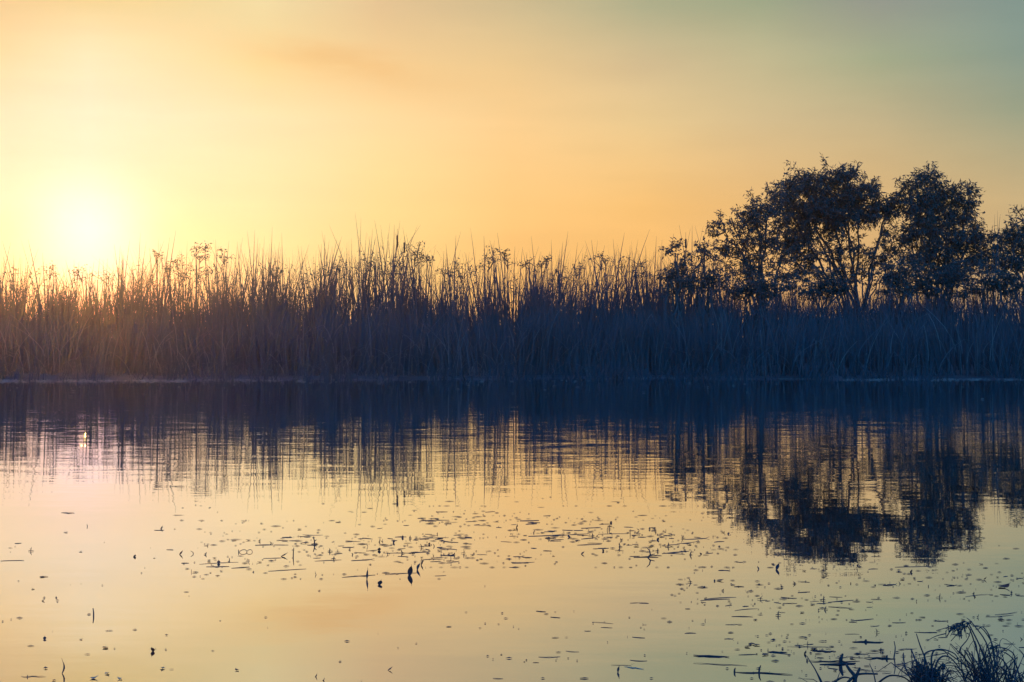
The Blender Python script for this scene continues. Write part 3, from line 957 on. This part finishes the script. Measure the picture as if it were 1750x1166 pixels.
# scattered repeats: (kind, list of zones (x0,x1,y0,y1,count)), the largest ones as things
LEAFZ = [(340, 760, 905, 985, 40, 'in the left half of the debris band'), (700, 1250, 890, 965, 44, 'in the right half of the debris band'), (15, 340, 895, 1060, 11, 'scattered on calm water at the left'),
         (1180, 1750, 960, 1060, 22, 'scattered right of the debris band'), (1240, 1750, 1060, 1160, 16, 'around the sedge at the lower right'), (60, 850, 1060, 1163, 8, 'near the bottom edge at the left')]
STRAWZ = [(480, 800, 890, 985, 44, 'in the left half of the debris band'), (700, 1250, 875, 970, 60, 'in the right half of the debris band'), (20, 340, 900, 1000, 5, 'scattered on calm water at the left'),
          (1180, 1750, 950, 1070, 38, 'scattered right of the debris band'), (1330, 1750, 1060, 1163, 34, 'around the sedge at the lower right'), (850, 1330, 1030, 1160, 18, 'near the bottom edge in the middle')]
TWIGZ = [(340, 760, 920, 975, 12, 'in the left half of the debris band'), (720, 1200, 905, 960, 20, 'in the right half of the debris band'), (20, 340, 900, 1000, 4, 'scattered on calm water at the left'),
         (1180, 1750, 975, 1070, 16, 'scattered right of the debris band'), (1300, 1740, 1060, 1150, 10, 'around the sedge at the lower right')]


def spread(x0, x1, y0, y1):
    """drift lines: points gather along faint slanting streaks"""
    while True:
        px = R.uniform(x0, x1)
        py = min(max(R.gauss((y0 + y1) / 2, (y1 - y0) * .27), y0), y1)
        if (math.sin(py * .21 + px * .004) + math.sin(py * .083 - px * .011)) * .5 + R.uniform(-.3, 1.1) > .2:
            return px, py


for (x0, x1, y0, y1, n, where) in LEAFZ:
    for k in range(n):
        px, py = spread(x0, x1, y0, y1)
        s = R.uniform(3.5, 7.5) * (1.35 if py > 1040 else 1.0)
        up = R.random() < .3
        mb = m_leaf(m(px, py, s), m(px, py, s * R.uniform(.5, 1.0)) * (1 if up else 1.8), R.uniform(.1, .6) if up else R.uniform(.05, .25), R.uniform(.5, 1.3) if up else R.uniform(0, .15), R.uniform(0, 2 * PI))
        place(mb, 'dead_leaf', px, py, M_DEBRIS if R.random() < .8 else M_BROWNLEAF, ('small dark leaf curling up from the water, ' if up else 'small dark leaf lying flat on the water, ') + where, 'leaf',
              ('curled leaves ' if up else 'flat leaves ') + where)
for (x0, x1, y0, y1, n, where) in STRAWZ:
    for k in range(n):
        px, py = spread(x0, x1, y0, y1)
        s = R.uniform(9, 21) * (1.9 if R.random() < .2 else 1.0) * (1.2 if py > 1040 else 1.0)
        lg = s > 24
        mb = m_straw(m(px, py, s), m(px, py, R.uniform(.3, .65)), R.gauss(.0, .3), R.uniform(-1, 1))
        place(mb, 'straw', px, py, M_STRAW if R.random() < .6 else M_DEBRIS, ('long thin straw floating flat, ' if lg else 'short thin straw floating flat, ') + where, 'straw', ('long straws ' if lg else 'short straws ') + where)
for (x0, x1, y0, y1, n, where) in [(335, 700, 925, 985, 11, 'in the left half of the debris band'), (700, 1200, 890, 962, 13, 'in the right half of the debris band'), (1200, 1720, 960, 1080, 9, 'scattered right of the debris band')]:
    for k in range(n):
        px, py = spread(x0, x1, y0, y1)
        s = R.uniform(30, 68)
        mb = m_straw(m(px, py, s), m(px, py, R.uniform(.35, .65)), R.gauss(.32, .12), R.uniform(-.6, .6))
        place(mb, 'straw', px, py, M_STRAW, 'very long slanting straw floating flat, ' + where, 'straw', 'very long straws ' + where)
for (x0, x1, y0, y1, n, where) in TWIGZ:
    for k in range(n):
        px, py = spread(x0, x1, y0, y1)
        mb = m_twig(m(px, py, R.uniform(3, 8)), m(px, py, R.uniform(.5, 1.0)), R.gauss(0, .3), R.random() < .75)
        place(mb, 'twig', px, py, M_WOOD, 'small twig poking from the water, ' + where, 'twig', 'twig bits ' + where)


def crumbs():
    mb = MB()
    for (x0, x1, y0, y1, n) in [(330, 800, 890, 990, 230), (700, 1260, 865, 970, 420), (0, 340, 880, 1060, 18), (1150, 1760, 920, 1070, 260), (1280, 1760, 1060, 1166, 200), (0, 900, 1000, 1166, 30), (800, 1300, 1000, 1160, 60), (300, 1250, 850, 900, 60)]:
        for k in range(n):
            px, py = spread(x0, x1, y0, y1)
            p, d = onwater(px, py)
            a = R.uniform(.6, 2.8) / F * d
            b = a * R.uniform(.5, 1.6)
            q = 6
            ph = np.arange(q) * 2 * PI / q + R.random()
            rad = np.array([R.uniform(.5, 1.1) for _ in range(q)])
            h = R.uniform(.001, .004)
            sxx = R.choice((1.0, 1.5, 2.5, 4.0))
            v = np.vstack([np.stack([p.x + np.cos(ph) * a * sxx * rad, p.y + np.sin(ph) * b * rad, np.full(q, .002)], 1), [[p.x, p.y, h + .002]]])
            mb.add(v, [(j, (j + 1) % q, q, q) for j in range(q)], R.random())
    o = mb.build('floating_crumbs', M_DEBRIS)
    tag(o, 'tiny crumbs of rotting leaf and reed strewn over the near water', 'plant debris', kind='stuff')


crumbs()
for px, py, k in [(160, 1160, 12), (205, 1161, 8), (92, 1164, 7), (278, 1143, 8), (405, 1146, 7), (78, 1143, 7), (183, 1152, 8)]:
    mb = m_leaf(m(px, py, k), m(px, py, k * 1.1), .5, .1, R.uniform(0, 6))
    place(mb, 'dead_leaf', px, py, M_FLAKE if k > 7 else M_DEBRIS, 'pale curled flake of leaf floating in the lower left corner' if k > 7 else 'tiny dark leaf by the bottom edge at the left', 'leaf', 'pale leaf flakes lower left' if k > 7 else 'tiny dark leaves lower left')


# ------------------------------------------------------------------ foreground sedge and broken branch, lower right
def Q(px, py, d):
    return P(px, py, d)


def arc(mb, pts, r0, r1, tint=None):
    """smooth stem through the points (Catmull-Rom)"""
    p = [pts[0]] + list(pts) + [pts[-1]]
    out = []
    for i in range(1, len(p) - 2):
        for k in range(5):
            t = k / 5
            a, b, c, e = p[i - 1], p[i], p[i + 1], p[i + 2]
            out.append(0.5 * ((2 * b) + (c - a) * t + (2 * a - 5 * b + 4 * c - e) * t * t + (3 * b - a - 3 * c + e) * t ** 3))
    out.append(p[-2])
    n = len(out)
    mb.tube(out, [r0 + (r1 - r0) * i / (n - 1) for i in range(n)], 5, R.random() if tint is None else tint)


def sedge(label, foot_px, d, spec, nrand, spreadpx, hpx, thick=1.0, tuft=None):
    base = Vector(((foot_px - CX) / F * d, d, 0.0))
    root = tag(empty('sedge_clump', base), label, 'sedge', 'sedge clumps at the near shore')
    sb = MB()
    for pts in spec:
        pp = []
        for (x, y, dd) in pts:
            pp.append(Q(x, y, d + dd) - base)
        arc(sb, pp, .0034 * thick, .0012 * thick)
    lv = MB()
    for k in range(nrand):
        b = Vector((R.gauss(0, spreadpx * .3) / F * d, R.gauss(0, .05), -.02))
        h = R.uniform(.35, 1.0) * hpx / F * d
        sx_ = R.gauss(0, 1) * spreadpx / F * d
        sy_ = R.gauss(0, .07)
        mid = b + Vector((sx_ * .3 + R.gauss(0, .006), sy_ * .4, h * .6))
        kink = b + Vector((sx_ * R.uniform(.5, .9), sy_ * .8, h))
        r0 = R.uniform(.0014, .0032) * thick
        if R.random() < .45:       # straight or gently curved blade
            arc(lv, [b, mid, kink], r0, .0006 * thick)
        else:                      # bent over, sometimes broken sharply
            end = kink + Vector((sx_ * R.uniform(.1, .7) + R.gauss(0, .03), R.gauss(0, .03), -h * R.uniform(.05, .7)))
            if R.random() < .5:
                arc(lv, [b, mid, kink, end], r0, .0006 * thick)
            else:
                lv.tube([b, mid, kink, kink.lerp(end, .5), end], [r0, r0 * .9, r0 * .7, r0 * .5, r0 * .3], 5, R.random())
    sb.build('stem', M_SEDGE, root)
    lv.build('leaf', M_SEDGE, root)
    if tuft:
        for (x, y, rpx, n) in tuft:
            tb = MB()
            c = Q(x, y, d) - base
            q = rpx / F * d
            arc(tb, [c + Vector((-q, 0, -q * .5)), c, c + Vector((q, 0, q * .4))], .0026 * thick, .0015 * thick)
            for k in range(n):
                s = c + Vector((R.gauss(0, 1), R.gauss(0, 1), R.gauss(0, .6))) * (rpx / F * d)
                s = s if R.random() < .3 else c + Vector((R.uniform(-1, 1) * q, 0, R.gauss(0, .12) * q))
                e = s + Vector((R.gauss(-.2, .6), R.gauss(0, .4), R.gauss(-.5, .5))) * (rpx / F * d) * 1.5
                arc(tb, [s, s.lerp(e, .5) + Vector((0, 0, .004)), e], .0022 * thick, .0009 * thick)
            tb.build('seed_head', M_SEDGE, root)
    return root


sedge('tallest tangled sedge clump with a drooping seed head, right of the dark hummock', 1690, 4.78, [
    [(1700, 1200, 0), (1685, 1130, 0), (1660, 1075, 0), (1650, 1063, 0), (1628, 1070, 0), (1600, 1078, 0)],
    [(1695, 1200, .02), (1672, 1120, .02), (1655, 1072, .02), (1640, 1080, .02), (1625, 1096, .02)],
    [(1705, 1200, 0), (1690, 1110, 0), (1664, 1068, 0), (1652, 1056, 0)],
    [(1690, 1200, -.02), (1700, 1120, 0), (1682, 1078, 0), (1660, 1068, 0)],
    [(1715, 1200, 0), (1700, 1130, 0), (1692, 1090, 0), (1680, 1072, 0), (1672, 1076, 0)],
    [(1680, 1200, 0), (1652, 1130, .03), (1640, 1112, 0), (1654, 1092, 0), (1660, 1072, 0)],
    [(1660, 1200, .03), (1645, 1150, 0), (1642, 1115, 0)],
    [(1720, 1200, 0), (1735, 1130, 0), (1722, 1110, 0), (1700, 1106, 0)],
    [(1740, 1200, 0), (1722, 1140, 0), (1700, 1120, 0), (1680, 1128, 0)],
], 95, 50, 100, .95, [(1632, 1074, 11, 30), (1646, 1068, 8, 22), (1700, 1106, 8, 12)])
sedge('dark hummock of sedge with drooping blades and one tall straight blade', 1588, 4.78, [
    [(1590, 1200, 0), (1585, 1140, 0), (1572, 1102, 0), (1566, 1083, 0)],
    [(1588, 1200, 0), (1580, 1130, 0), (1586, 1114, 0), (1612, 1112, 0), (1622, 1124, 0)],
    [(1594, 1200, .02), (1592, 1125, 0), (1604, 1110, 0), (1632, 1118, 0), (1640, 1140, 0)],
    [(1586, 1200, 0), (1572, 1140, 0), (1562, 1130, 0), (1556, 1150, 0)],
    [(1590, 1200, .01), (1600, 1135, 0), (1620, 1122, 0), (1645, 1150, 0), (1655, 1175, 0)],
], 170, 24, 66, 1.15)
sedge('low sedge clump at the very right edge of the picture', 1752, 4.78, [
    [(1750, 1200, 0), (1738, 1140, 0), (1722, 1118, 0), (1702, 1112, 0)],
    [(1755, 1200, 0), (1752, 1130, 0), (1742, 1110, 0)],
    [(1760, 1200, 0), (1735, 1160, 0), (1700, 1150, 0), (1680, 1158, 0)]], 60, 48, 60, .95)
sedge('thin sparse sedge with a few straight blades left of the forked branch', 1412, 4.78, [
    [(1412, 1190, 0), (1396, 1150, 0), (1384, 1130, 0), (1379, 1121, 0)],
    [(1415, 1190, 0), (1402, 1160, 0), (1390, 1140, 0)],
    [(1424, 1190, 0), (1430, 1165, 0), (1435, 1150, 0)],
    [(1500, 1190, 0), (1494, 1155, 0), (1486, 1135, 0)]], 22, 40, 28, .9)
# forked, broken branch
base, d = onwater(1458, 1172)
root = tag(empty('broken_branch', base), 'thick broken branch with a fork at the bottom edge, left of the sedge hummock', 'branch')
mb = MB()
L_ = lambda px, py, dd=0.0: Q(px, py, d + dd) - base
arc(mb, [L_(1455, 1185), L_(1462, 1160), L_(1452, 1145), L_(1446, 1136)], .009, .004)
arc(mb, [L_(1458, 1170), L_(1466, 1150), L_(1470, 1141)], .008, .003)
arc(mb, [L_(1440, 1178), L_(1455, 1160), L_(1470, 1152), L_(1500, 1152)], .006, .003)
mb.build('fork', M_WOOD, root)
mb = MB()
arc(mb, [L_(1500, 1168), L_(1520, 1155), L_(1545, 1158), L_(1560, 1172)], .004, .0015)
mb.build('side_twig', M_WOOD, root)
mb = MB()
arc(mb, [L_(1420, 1170), L_(1440, 1158), L_(1456, 1160)], .004, .002)
mb.build('side_twig', M_WOOD, root)
mb = MB()
p, d2 = onwater(1436, 1136)
a = m(1436, 1136, 22)
mb.tube([(0, 0, -.01), (a * .05, 0, a * .45), (a * .2, 0, a * .85)], [.006, .0075, .0035], 7)
mb.tube([(-a * 1.6, 0, .001), (0, 0, .002), (a * 1.3, .02, .001)], [.0015, .0045, .0015], 6)
o = mb.build('stump', M_WOOD)
o.location = p
tag(o, 'short upright wooden stub in the water just behind the forked branch', 'stub')
# a thin bent stalk out in the open
mb = MB()
p, d2 = onwater(1530, 1124)
arc(mb, [Q(1528, 1124, d2) - p, Q(1530, 1108, d2) - p, Q(1528, 1096, d2) - p], .003, .0015)
o = mb.build('stalk', M_STRAW)
o.location = p
tag(o, 'thin bent stalk upright in the water between branch and sedge', 'stalk')

# ------------------------------------------------------------------ the evening air
mb = MB()
e = EXT + 6
z0, z1 = -2.2, 9.6
mb.add([(-e, -e, z0), (e, -e, z0), (e, e, z0), (-e, e, z0), (-e, -e, z1), (e, -e, z1), (e, e, z1), (-e, e, z1)],
       [(0, 3, 2, 1), (4, 5, 6, 7), (0, 1, 5, 4), (1, 2, 6, 5), (2, 3, 7, 6), (3, 0, 4, 7)])
hm, t = mat('evening_haze')
pv = t.n('ShaderNodeVolumePrincipled')
pv.inputs['Color'].default_value = (0.9, 0.88, 0.85, 1)
pv.inputs['Density'].default_value = 0.00032
pv.inputs['Anisotropy'].default_value = 0.89
ho = t.n('ShaderNodeOutputMaterial')
t.put(ho.inputs['Volume'], pv.outputs[0])
o = mb.build('haze', hm)
tag(o, kind='stuff')
